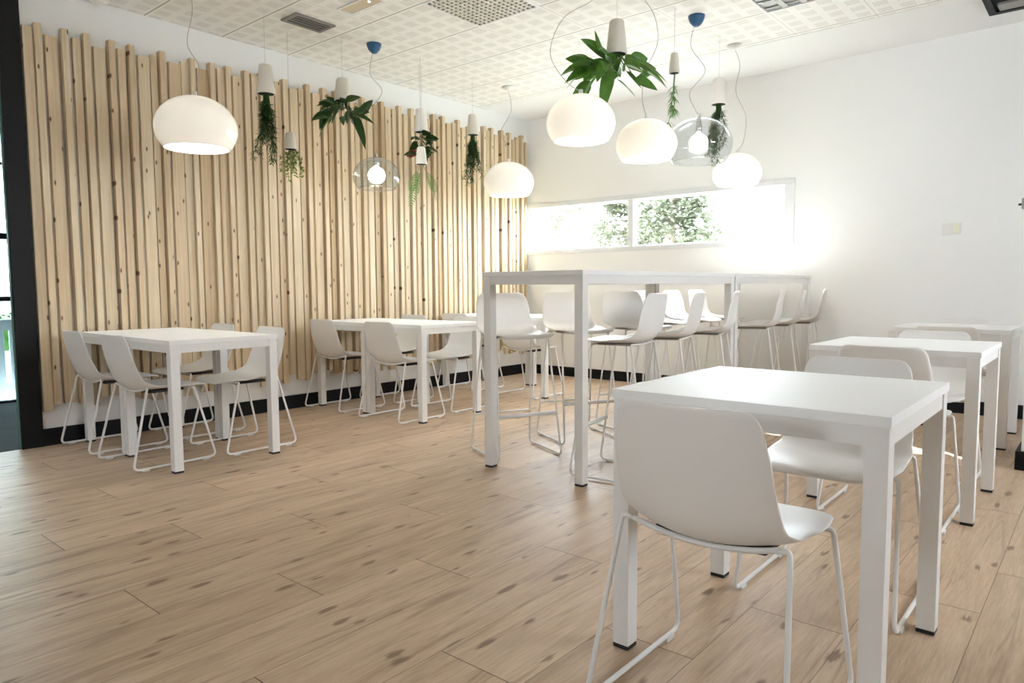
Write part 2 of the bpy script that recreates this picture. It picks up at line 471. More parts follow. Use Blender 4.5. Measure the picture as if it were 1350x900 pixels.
# ------------------------------------------------------------------ outside
def paving_mat():
    w = NT('pale_paving'); c = w.coord(); n = w.noise(c, 2.5, 5)  # pale grey paving colour, set to keep green bounce out of the room
    w.pr(Base_Color=w.mix(n, (.24, .25, .21), (.38, .38, .34)), Roughness=.95); return w.m
b = B().box((-40, .3, -.35), (25, 60, -.12)); b.box((-40, -20, -.35), (-2.5, .3, -.12))
struct('outdoor_paving', b, paving_mat())
# white fence just outside the corridor glazing
f = thing('picket_fence', 'white picket fence seen through the doorway on the far left', 'fence', (-2.62, -4.7, -.12))
part('rail', B().box((-.03, -1.9, .765), (.05, 1.6, .865), .004), M['fence_white'], f)
for i in range(25):
    y = -1.83 + i * .135 + .015
    part('picket', B().box((-.015, y - .047, 0), (.015, y + .047, .765), .004), M['fence_white'], f)
struct('terrace_wall', B().box((-5.5, -9, -.12), (-4.9, -1.5, .28)), M['wall'])
hd = B(); rr = random.Random(3)
for i in range(5200):
    p = Vector((-5.2 + rr.uniform(-.28, .28), rr.uniform(-9, -1.5), rr.uniform(.40, .72)))
    a = rr.uniform(0, 2 * PI)
    hd.leaf(p, (math.cos(a), math.sin(a), rr.uniform(-.5, .8)), (0, 0, 1), .09, .05, .1, .1, 2)
hd.box((-5.4, -8.95, .285), (-5.0, -1.55, .66))
h = part('clipped_hedge', hd, M['hedge'], normals=False); tag(h, 'low bright green hedge beyond the white picket fence', 'hedge')
struct('added_shade_overhang', B().box((-5.6, -9.5, 2.92), (-2.45, -1.0, 3.05)), M['plaster_ceiling'])  # unseen slab added to keep sun and sky light off the corridor

def tree(x, y, H, crown, label, seed, n=2600, spread=1.0, thin=False):
    r = random.Random(seed)
    t = thing('tree', label, 'tree', (x, y, -.14), 0, 'trees beyond the strip window')
    tb = B()
    lean = r.uniform(-.3, .3)
    trunk = [(0, 0, 0), (lean * .3, .1, H * .3), (lean * .2, 0, H * .6), (lean, .1, H * .95)]
    tb.tube(trunk, [.16, .12, .08, .03], 8)
    tips = []
    for i in range(26):
        z = H * r.uniform(.30, .92); a = r.uniform(0, 2 * PI); L = crown * r.uniform(.5, 1.0) * (1.15 - .6 * abs(z / H - .55))
        p0 = Vector((lean * z / H * .6, .05, z)); p1 = p0 + Vector((math.cos(a) * L * .5, math.sin(a) * L * .5, L * .12))
        p2 = p0 + Vector((math.cos(a) * L, math.sin(a) * L, L * .32))
        tb.tube([p0, p1, p2], [.035, .022, .008], 5)
        tips += [p2, p1.lerp(p2, .5), p1]
    part('trunk', tb, M['bark'], t, True)
    lb = B()
    for i in range(n):
        c = tips[r.randrange(len(tips))]
        sg = crown * .17 * spread
        p = c + Vector((r.gauss(0, sg), r.gauss(0, sg), r.gauss(0, sg * .8)))
        a = r.uniform(0, 2 * PI); s_ = r.uniform(.07, .15) * (1.7 if not thin else 1.25)
        lb.leaf(p, (math.cos(a), math.sin(a), r.uniform(-.7, .6)), (r.uniform(-1, 1), r.uniform(-1, 1), 1), s_, s_ * .45, .1, .1, 2)
    part('foliage', lb, M['tree_leaf'], t, normals=False)
    return t
sh = thing('tree', 'tall unseen tree added outside the left end of the window, its crown shading the left pane', 'tree', (-4.4, 5.1, -.14), 0, 'trees beyond the strip window')
part('trunk', B().tube([(0, 0, 0), (.02, .05, 3.2), (0, 0, 6.6)], [.13, .11, .05], 8), M['bark'], sh, True)  # tree added out of view so its crown blocks sun at the left pane
lb = B(); rr = random.Random(8)
for i in range(4200):
    p = Vector((rr.gauss(0, 1), rr.gauss(0, 1), rr.gauss(0, 1))); p = p.normalized() * (rr.random() ** .4)
    lb.leaf((p.x * .85, p.y * .85, 7.19 + p.z * 1.05), (rr.uniform(-1, 1), rr.uniform(-1, 1), rr.uniform(-.7, .5)), (rr.uniform(-1, 1), 0, 1), .17, .12, .1, .1, 2)
part('foliage', lb, M['tree_leaf'], sh, normals=False)
tree(-4.35, 12.0, 4.9, 1.25, 'bushy tree filling the left of the right window pane', 1, 9500)
tree(-6.3, 12.6, 4.3, 1.2, 'loose leafy tree at the right edge of the left window pane', 2, 5500)
tree(-8.4, 12.4, 5.2, 1.3, 'thin branching tree in the middle of the left window pane', 3, 2800, 1.0, True)
tree(-9.6, 13.2, 5.0, 1.2, 'slender tree at the far left end of the window', 4, 3200, 1.0, True)
tree(-7.6, 17.0, 4.3, 1.7, 'pale distant tree behind the others in the left window pane', 5, 2600, 1.0, True)
tree(-5.9, 17.5, 3.9, 1.6, 'pale low tree far behind the bushy tree', 6, 2600, 1.0, True)
SLATS = [(-5.036,-4.998,2.675,0),(-4.976,-4.946,2.702,1),(-4.913,-4.862,2.646,0),(-4.823,-4.792,2.706,1),(-4.755,-4.725,2.668,0),(-4.697,-4.665,2.708,1),
    (-4.630,-4.577,2.644,0),(-4.542,-4.512,2.705,1),(-4.479,-4.449,2.666,0),(-4.416,-4.386,2.704,1),(-4.348,-4.289,2.653,0),(-4.265,-4.235,2.676,0),
    (-4.206,-4.175,2.712,1),(-4.137,-4.068,2.657,0),(-4.048,-4.009,2.681,0),(-3.988,-3.958,2.714,1),(-3.928,-3.861,2.660,0),(-3.838,-3.808,2.716,1),
    (-3.771,-3.736,2.693,0),(-3.713,-3.682,2.718,1),(-3.648,-3.589,2.663,0),(-3.564,-3.529,2.721,1),(-3.490,-3.452,2.716,0),(-3.429,-3.399,2.731,1),
    (-3.367,-3.314,2.668,0),(-3.285,-3.248,2.700,0),(-3.225,-3.188,2.727,1),(-3.150,-3.094,2.671,0),(-3.067,-3.036,2.689,0),(-3.007,-2.977,2.731,1),
    (-2.931,-2.876,2.677,0),(-2.846,-2.813,2.733,1),(-2.774,-2.744,2.696,0),(-2.714,-2.684,2.736,1),(-2.640,-2.593,2.687,0),(-2.557,-2.527,2.727,1),
    (-2.492,-2.461,2.679,0),(-2.428,-2.398,2.736,1),(-2.353,-2.311,2.673,0),(-2.278,-2.245,2.706,0),(-2.210,-2.180,2.741,1),(-2.140,-2.092,2.710,0),
    (-2.056,-2.026,2.705,0),(-1.996,-1.966,2.743,1),(-1.917,-1.876,2.682,0),(-1.839,-1.809,2.748,1),(-1.757,-1.727,2.699,0),(-1.696,-1.666,2.736,1),
    (-1.619,-1.588,2.689,0),(-1.549,-1.519,2.744,1),(-1.466,-1.436,2.712,0),(-1.424,-1.389,2.746,1),(-1.333,-1.292,2.694,0),(-1.254,-1.224,2.711,0),
    (-1.201,-1.171,2.748,1),(-1.118,-1.081,2.687,0),(-1.038,-1.008,2.710,0),(-0.968,-0.938,2.748,1),(-0.887,-0.847,2.689,0),(-0.802,-0.772,2.750,1),
    (-0.734,-0.704,2.717,0),(-0.680,-0.650,2.752,1),(-0.597,-0.558,2.694,0),(-0.515,-0.485,2.752,1),(-0.441,-0.411,2.715,0),(-0.382,-0.352,2.749,1),
    (-0.302,-0.272,2.687,0),(-0.235,-0.205,2.723,0),(-0.162,-0.132,2.751,1),(-0.073,-0.043,2.689,0),]
# ------------------------------------------------------------------ pine battens on the left wall
ORD = ('first second third fourth fifth sixth seventh eighth ninth tenth eleventh twelfth thirteenth fourteenth fifteenth sixteenth '
       'seventeenth eighteenth nineteenth twentieth').split()
TENS = {2: 'twenty', 3: 'thirty', 4: 'forty'}
def ordinal(n):
    if n <= 20: return ORD[n - 1]
    if n % 10 == 0: return {30: 'thirtieth', 40: 'fortieth'}[n]
    return TENS[n // 10] + '-' + ORD[n % 10 - 1]
rs = random.Random(21)
for i, (y0, y1, zt, tall) in enumerate(SLATS):
    z0 = rs.uniform(.215, .30)
    dep = .054 if tall else .031
    y1 = min(y1 + (.018 if not tall else .007), (SLATS[i + 1][0] - .004) if i + 1 < len(SLATS) else y1)
    yc = (y0 + y1) / 2
    bb = B().box((0, y0 - yc, 0), (dep, y1 - yc, zt - z0), .0015)
    o = part('batten', bb, M['pine'], loc=(0.0, yc, z0))
    N = len(SLATS)
    if i < N // 2: where = ordinal(i + 1) + ' from the black door frame'
    else: where = ordinal(N - i) + ' from the window corner'
    kind = 'tall protruding' if tall else ('broad flat' if y1 - y0 > .055 else 'slim shorter')
    tag(o, '%s pine batten on the left wall, %s' % (kind, where), 'batten', 'vertical pine battens on the left wall')

# ------------------------------------------------------------------ seat shells
def shell_mesh(name, prof, halfw, cup, thick, rc_top, rc_front):
    """prof: (y,z) from the front lip over the seat to the top of the back"""
    # resample the profile with Catmull-Rom
    P = [Vector((0, a, b_)) for a, b_ in prof]
    pts = []
    for i in range(len(P) - 1):
        p0 = P[max(0, i - 1)]; p1 = P[i]; p2 = P[i + 1]; p3 = P[min(len(P) - 1, i + 2)]
        for j in range(5):
            t = j / 5
            pts.append(.5 * ((2 * p1) + (-p0 + p2) * t + (2 * p0 - 5 * p1 + 4 * p2 - p3) * t * t + (-p0 + 3 * p1 - 3 * p2 + p3) * t ** 3))
    pts.append(P[-1])
    L = [0]
    for i in range(1, len(pts)): L.append(L[-1] + (pts[i] - pts[i - 1]).length)
    T = L[-1]
    def at(s):
        s = max(0, min(T, s))
        for i in range(1, len(L)):
            if s <= L[i] + 1e-9:
                t = (s - L[i - 1]) / max(1e-9, L[i] - L[i - 1]); p = pts[i - 1].lerp(pts[i], t)
                d = (pts[i] - pts[i - 1]).normalized(); return p, d
        return pts[-1], (pts[-1] - pts[-2]).normalized()
    def interp(tab, t):
        for i in range(1, len(tab)):
            if t <= tab[i][0]:
                a, b_ = tab[i - 1], tab[i]; k = (t - a[0]) / (b_[0] - a[0]); k = k * k * (3 - 2 * k)
                return a[1] + (b_[1] - a[1]) * k
        return tab[-1][1]
    ss = []
    nf = 5
    for i in range(nf): ss.append(rc_front * (1 - math.cos(PI / 2 * i / nf)))
    nm = 26
    for i in range(nm + 1): ss.append(rc_front + (T - rc_front - rc_top) * i / nm)
    for i in range(1, nf + 1): ss.append(T - rc_top + rc_top * math.sin(PI / 2 * i / nf))
    NU = 16
    bm = bmesh.new(); top = []; bot = []
    for s_ in ss:
        p, d = at(s_); n = Vector((0, d.z, -d.y))      # towards the sitter (up on the seat, forward on the back)
        w = interp(halfw, s_ / T)
        if s_ < rc_front: w = w - rc_front + math.sqrt(max(0, rc_front ** 2 - (rc_front - s_) ** 2))
        if s_ > T - rc_top: w = w - rc_top + math.sqrt(max(0, rc_top ** 2 - (s_ - T + rc_top) ** 2))
        c = interp(cup, s_ / T)
        ra = []; rb = []
        for k in range(NU + 1):
            u = -1 + 2 * k / NU
            q = p + Vector((u * w, 0, 0)) + n * (c * abs(u) ** 2.0)
            e = thick * (.5 if (k in (0, NU) or s_ in (ss[0], ss[-1])) else 1)
            ra.append(bm.verts.new(q + n * (e - thick) * .5)); rb.append(bm.verts.new(q - n * (thick * .5 + e * .5)))
        top.append(ra); bot.append(rb)
    R_ = len(ss)
    for i in range(R_ - 1):
        for k in range(NU):
            bm.faces.new((top[i][k], top[i][k + 1], top[i + 1][k + 1], top[i + 1][k]))
            bm.faces.new((bot[i][k + 1], bot[i][k], bot[i + 1][k], bot[i + 1][k + 1]))
    for i in range(R_ - 1):
        bm.faces.new((top[i + 1][0], bot[i + 1][0], bot[i][0], top[i][0]))
        bm.faces.new((top[i][NU], bot[i][NU], bot[i + 1][NU], top[i + 1][NU]))
    for k in range(NU):
        bm.faces.new((top[0][k], bot[0][k], bot[0][k + 1], top[0][k + 1]))
        bm.faces.new((top[-1][k + 1], bot[-1][k + 1], bot[-1][k], top[-1][k]))
    bmesh.ops.recalc_face_normals(bm, faces=bm.faces)
    me = bpy.data.meshes.new(name); bm.to_mesh(me); bm.free(); me.materials.append(M['white_plastic'])
    for p in me.polygons: p.use_smooth = True
    return me

def add_shell(parent, me):
    o = part('seat_shell', me, None, parent)
    sb = o.modifiers.new('smooth', 'SUBSURF'); sb.levels = 1; sb.render_levels = 1
    return o

# chair, sitter looks towards +y
CH_PROF = [(.235, .440), (.215, .452), (.17, .456), (.08, .450), (-.01, .443), (-.085, .440), (-.138, .450), (-.176, .482), (-.200, .540), (-.218, .62), (-.231, .70), (-.240, .765)]
CH_W = [(0, .195), (.2, .216), (.45, .212), (.58, .200), (.78, .190), (1, .172)]
CH_C = [(0, .0), (.22, .010), (.42, .034), (.53, .046), (.66, .036), (.82, .024), (1, .014)]
def glide_mesh(x, y):
    return B().box((x - .011, y - .022, 0), (x + .011, y + .022, .012), .003)
def make_chair(label):
    t = thing('dining_chair', label, 'chair', group='white sled-base dining chairs')
    add_shell(t, shell_mesh('chair_shell', CH_PROF, CH_W, CH_C, .011, .042, .075))
    r = .0068
    for sx in (-1, 1):
        x = .240 * sx; xt = .205 * sx; xf = .216 * sx
        path = rounded([(xt * .86, -.137, .4535), (xt, -.140, .462), (x, -.250, .013), (x, .235, .013), (xf, .125, .4405), (xf * .86, .122, .4385)],
                       [.022, .038, .038, .022], 6)
        lg = part('leg', B().tube(path, r, 10), M['white_metal'], t, True)
        for yy in (-.185, .170): part('glide', glide_mesh(x, yy), M['glide'], lg)
    for yy, zc, ze, xe in ((-.137, .4315, .4560, .177), (.122, .433, .4385, .186)):
        pts = [(xe * k / 6, yy, zc + (ze - zc) * (abs(k) / 6) ** 2.0) for k in range(-6, 7)]
        part('crossbar', B().tube(pts, r, 10), M['white_metal'], t, True)
    part('under_seat_plate', B().box((-.14, -.10, .421), (.14, .105, .4365), .006), M['black_plastic'], t)
    return t

# bar stool, sitter looks towards +y
ST_PROF = [(.215, .722), (.195, .736), (.15, .741), (.06, .735), (-.03, .728), (-.095, .728), (-.143, .740), (-.172, .774), (-.183, .825), (-.190, .89), (-.197, .945), (-.206, .985)]
ST_W = [(0, .180), (.2, .198), (.45, .200), (.60, .194), (.8, .186), (1, .166)]
ST_C = [(0, .0), (.25, .008), (.45, .026), (.58, .034), (.75, .022), (1, .010)]
def make_stool(label):
    t = thing('bar_stool', label, 'stool', group='white bar stools around the high tables')
    add_shell(t, shell_mesh('stool_shell', ST_PROF, ST_W, ST_C, .011, .050, .070))
    r = .0062
    for sx in (-1, 1):
        x = .205 * sx; xt = .170 * sx
        path = rounded([(xt * .8, -.115, .7185), (xt, -.120, .717), (x, -.225, .012), (x, .215, .012), (xt, .105, .717), (xt * .8, .100, .7185)],
                       [.02, .035, .035, .02], 6)
        lg = part('leg', B().tube(path, r, 10), M['white_metal'], t, True)
        for yy in (-.16, .15): part('glide', glide_mesh(x, yy), M['glide'], lg)
    for yy in (-.117, .102):
        part('crossbar', B().tube([(-.137, yy, .7185), (0, yy, .714), (.137, yy, .7185)], r, 10), M['white_metal'], t, True)
    def leg_at(y0, y1, z):   # leg centre at height z
        k = (z - .012) / (.717 - .012)
        return .205 + (.170 - .205) * k, y0 + (y1 - y0) * k
    xf, yf = leg_at(.215, .105, .265); xr, yr = leg_at(-.225, -.120, .225)
    part('footrest', B().tube([(-xf, yf, .265), (xf, yf, .265)], .0125, 12), M['white_metal'], t, True)
    part('stretcher', B().tube([(-xr, yr, .225), (xr, yr, .225)], r, 10), M['white_metal'], t, True)
    part('seat_bracket', B().box((-.12, -.10, .711), (.12, .09, .722), .004), M['grey_metal'], t)
    return t

# ------------------------------------------------------------------ tables
def make_table(name, w, d, H, label, cat, group, loc, leg=.05, flush=.004, rz=0.0):
    t = thing(name, label, cat, loc, rz, group)
    part('tabletop', B().box((-w / 2, -d / 2, H - .025), (w / 2, d / 2, H), .0015), M['white_laminate'], t)
    a, c = w / 2 - flush, d / 2 - flush
    for sx in (-1, 1):
        for sy in (-1, 1):
            x0, x1 = sorted((sx * a, sx * (a - leg))); y0, y1 = sorted((sy * c, sy * (c - leg)))
            lg = part('leg', B().box((x0, y0, .012), (x1, y1, H - .0255), .0015), M['white_metal'], t)
            part('foot_cap', B().box((x0 + .001, y0 + .001, 0), (x1 - .001, y1 - .001, .0125), .001), M['black_rubber'], lg)
    hz = .045; b_ = B(); th = .022; z0 = H - .0255 - hz; z1 = H - .0258
    b_.box((-a + leg, -c + .004, z0), (a - leg, -c + .004 + th, z1)); b_.box((-a + leg, c - .004 - th, z0), (a - leg, c - .004, z1))
    b_.box((-a + .004, -c + leg, z0), (-a + .004 + th, c - leg, z1)); b_.box((a - .004 - th, -c + leg, z0), (a - .004, c - leg, z1))
    part('apron', b_, M['white_metal'], t)
    return t
TG = 'white square dining tables'
tw = .671
rows = ((-4.492, 'near the black door frame', 'pair nearest the door frame'), (-2.653, 'in the middle of the batten wall', 'middle pair'), (-1.15, 'near the window corner', 'pair by the window corner'))
for yc, where, pr in rows:
    make_table('dining_table', tw, .655, .74, 'white square table against the batten wall, %s' % pr, 'table', TG, (.058 + tw / 2, yc, 0))
    make_table('dining_table', tw, .655, .74, 'white square table pushed to its twin, room side, %s' % pr, 'table', TG, (.059 + tw * 1.5 + .001, yc, 0))
make_table('dining_table', .70, .70, .74, 'large white table in the right foreground', 'table', TG, (4.605, -4.522, 0))
make_table('dining_table', .69, .69, .74, 'white table behind the right foreground table', 'table', TG, (4.555, -2.715, 0))
make_table('dining_table', .68, .67, .74, 'farthest white table on the right, by the pillar', 'table', TG, (4.505, -.99, 0))
make_table('high_table', .68, 1.86, 1.105, 'long white high bar table nearest the camera', 'table', 'white high bar tables', (2.949, -2.684, 0))
make_table('high_table', .68, 1.60, 1.105, 'long white high bar table under the window', 'table', 'white high bar tables', (2.955, -.952, 0))

# ------------------------------------------------------------------ chairs
c0 = make_chair('chair in the right foreground, its plain back to the camera')
c0.location = (4.603, -4.905, 0)
CH = [
    (4.625, -4.085, PI, 'chair facing the camera across the right foreground table'),
    (4.570, -3.035, 0, 'shaded chair at the second right-hand table, back to the camera'),
    (4.560, -2.29, PI, 'chair facing the camera behind the second right-hand table'),
    (4.530, -1.30, 0, 'shaded chair drawn up to the farthest right-hand table'),
    (4.480, -.60, PI, 'chair behind the farthest right-hand table, against the back wall'),
    (.315, -4.715, .0, 'far left chair by the black door frame, beside the battens'),
    (.955, -4.715, .03, 'room-side chair by the door-frame tables, its back half toward the camera'),
    (1.000, -4.20, PI, 'room-side chair facing left at the door-frame tables'),
    (.302, -4.17, PI, 'chair against the battens facing left at the door-frame tables'),
    (.305, -2.865, 0, 'batten-side chair with its back to the camera at the middle tables'),
    (1.060, -2.88, 0, 'room-side chair with its back to the camera at the middle tables'),
    (1.030, -2.32, PI, 'room-side chair facing left at the middle tables'),
    (.302, -2.30, PI, 'batten-side chair facing left at the middle tables'),
    (.360, -1.36, 0, 'batten-side chair at the corner tables, back to the camera'),
    (1.115, -1.36, 0, 'room-side chair at the corner tables behind the nearest stool'),
]
for x, y, rz, lab in CH: dup(c0, (x, y, 0), rz, 'white moulded ' + lab)
c0['label'] = 'white moulded ' + c0['label']

# ------------------------------------------------------------------ bar stools
s0 = make_stool('white bar stool turned toward the camera, leftmost of the high table row')
s0.location = (2.53, -3.24, 0); s0.rotation_euler = (0, 0, math.radians(-115))
ST = [
    (2.57, -2.63, -118, 'white bar stool second from the left on the far side of the near high table'),
    (2.70, -2.08, -114, 'white bar stool third from the left on the far side of the near high table'),
    (3.29, -3.245, 99, 'white bar stool nearest the camera on the right side of the near high table'),
    (3.29, -2.76, 105, 'white bar stool in the middle of the right side of the near high table'),
    (3.29, -2.24, 107, 'white bar stool by the right rear leg of the near high table'),
    (2.55, -1.40, -90, 'white bar stool nearest on the left side of the window-side high table'),
    (2.55, -.90, -90, 'white bar stool in the middle left of the window-side high table'),
    (2.55, -.42, -90, 'white bar stool deepest on the left side of the window-side high table'),
    (3.31, -1.47, 104, 'sunlit white bar stool first on the right of the window-side high table'),
    (3.31, -1.02, 104, 'sunlit white bar stool in the middle right of the window-side high table'),
    (3.33, -.57, 104, 'white bar stool at the far right end, closest to the back wall'),
]
for x, y, a, lab in ST: dup(s0, (x, y, 0), math.radians(a), lab)

# ------------------------------------------------------------------ pendant lamps
def dome_profile(R, Hh):
    """outer profile of the cut sphere shade, from the rim up"""
    pr = []
    a0 = math.radians(-38)
    sc = Hh / (1 - math.sin(a0))
    for i in range(25):
        a = a0 + (PI / 2 - a0) * i / 24
        pr.append((R * math.cos(a) if i < 24 else 0.0, sc * (math.sin(a) - math.sin(a0))))
    return pr
def lamp(x, y, zb, dia, clear_, label, canopy, cord, power=32):
    t = thing('pendant_lamp', label, 'lamp', (x, y, zb), 0, 'domed pendant lamps')
    R_, Hh = dia / 2, dia * .66
    out = dome_profile(R_, Hh)
    inn = [(max(0, r_ - .005), z_ if i < 24 else z_ - .005) for i, (r_, z_) in enumerate(out)]
    inn = [(r_, z_ if r_ > .05 * 0 else z_) for r_, z_ in inn]
    inn[-1] = (0, out[-1][1] - .005)
    prof = list(out) + list(reversed(inn)) + [out[0]]
    b_ = B().lathe(list(out), 64)
    b2 = B().lathe(prof, 64) if not clear_ else None
    if clear_: b2 = B().lathe(list(out), 64); b_.bm.free()
    else: b_.bm.free()
    part('shade', b2, M['acrylic'] if clear_ else M['shade'], t, True)
    if clear_: part('rim', B().lathe([(R_ * .788 + .003 * math.cos(k * PI / 4), .003 * math.sin(k * PI / 4)) for k in range(9)], 64), M['acrylic'], t, True)
    gb = Hh * .42; gr = .067
    bulb = part('bulb', B().lathe([(gr * math.sin(PI * k / 16) if 0 < k < 16 else 0, gb - gr * math.cos(PI * k / 16)) for k in range(17)], 28), M['bulb'], t, True)
    part('socket', B().lathe([(0, gb + gr - .006), (.022, gb + gr - .006), (.024, gb + gr + .05), (.014, Hh - .004), (.012, Hh + .028), (0, Hh + .03)], 20), M['chrome' if clear_ else 'white_metal'], t, True)
    # cord: offsets (dx, dy, z) above the shade up to the canopy
    pts = [Vector((0, 0, Hh + .02))] + [Vector((px, py, pz - zb)) for px, py, pz in cord] + [Vector((canopy[0] - x, canopy[1] - y, HC - zb - .02))]
    sm = []
    for i in range(len(pts) - 1):
        p0 = pts[max(0, i - 1)]; p1 = pts[i]; p2 = pts[i + 1]; p3 = pts[min(len(pts) - 1, i + 2)]
        for j in range(8):
            tt = j / 8
            sm.append(.5 * ((2 * p1) + (-p0 + p2) * tt + (2 * p0 - 5 * p1 + 4 * p2 - p3) * tt * tt + (-p0 + 3 * p1 - 3 * p2 + p3) * tt ** 3))
    sm.append(pts[-1])
    part('cord', B().tube(sm, .0022, 6), M['cord'], t, True)
    if canopy[2]:
        mt = M['blue_plastic'] if canopy[2] == 'blue' else M['white_plastic']
        h_ = .075 if canopy[2] == 'blue' else .035
        part('canopy', B().lathe([(0, -h_), (.010, -h_), (.022, -h_ * .93), (.045, -h_ * .62), (.056, -h_ * .25), (.060, 0), (0, 0)], 28), mt, t, True,
             loc=(canopy[0] - x, canopy[1] - y, HC - zb - .001), label=('blue cup-shaped ceiling canopy' if canopy[2] == 'blue' else None))
    d = bpy.data.lights.new('lamp_glow', 'POINT'); d.energy = power; d.color = (.93, .965, 1); d.shadow_soft_size = .066
    lo = bpy.data.objects.new('lamp_glow', d); COL.objects.link(lo); lo.parent = t; lo.location = (0, 0, gb)
    d.cycles.use_multiple_importance_sampling = True
    return t
lamp(1.00, -4.425, 1.872, .475, False, 'largest white domed pendant lamp, hanging in front of the battens on the left', (.98, -4.44, 'white'),
     [(.02, .02, 2.36), (-.03, -.02, 2.5), (.01, .0, 2.7)], power=27)
lamp(.75, -2.84, 1.815, .375, True, 'clear domed pendant lamp in front of the battens with a blue canopy', (.75, -2.84, 'blue'),
     [(.01, .01, 2.25), (-.02, -.03, 2.42), (.04, .04, 2.58), (-.03, -.02, 2.72)], power=28)
lamp(.76, -1.22, 1.909, .49, False, 'white domed pendant lamp near the window corner of the batten wall', (.76, -1.22, 'white'),
     [(0, -.02, 2.38), (-.05, -.05, 2.52), (.02, .02, 2.72)])
lamp(2.90, -3.075, 1.864, .40, False, 'white domed pendant lamp beside the broad-leaved hanging plant', (2.93, -3.02, 'white'),
     [(-.06, -.06, 2.20), (-.13, -.12, 2.36), (-.08, -.06, 2.56), (.06, .06, 2.68), (.0, .0, 2.82)])
lamp(2.90, -2.32, 1.855, .40, False, 'white domed pendant lamp between the broad-leaved plant and the clear lamp', (2.86, -2.36, 'white'),
     [(-.02, -.02, 2.25), (.0, -.02, 2.42), (.06, .03, 2.60), (.04, .02, 2.78)])
lamp(2.94, -1.63, 1.927, .48, True, 'large clear domed pendant lamp with a blue canopy over the high tables', (2.94, -1.69, 'blue'),
     [(-.02, -.02, 2.30), (-.05, -.05, 2.42), (.03, .03, 2.58), (-.05, -.04, 2.75)])
lamp(2.90, -.84, 1.842, .392, False, 'white domed pendant lamp closest to the strip window', (2.89, -.91, 'white'),
     [(.04, .03, 2.2), (.05, .04, 2.4), (-.02, 0, 2.6), (.01, 0, 2.8)], power=10)

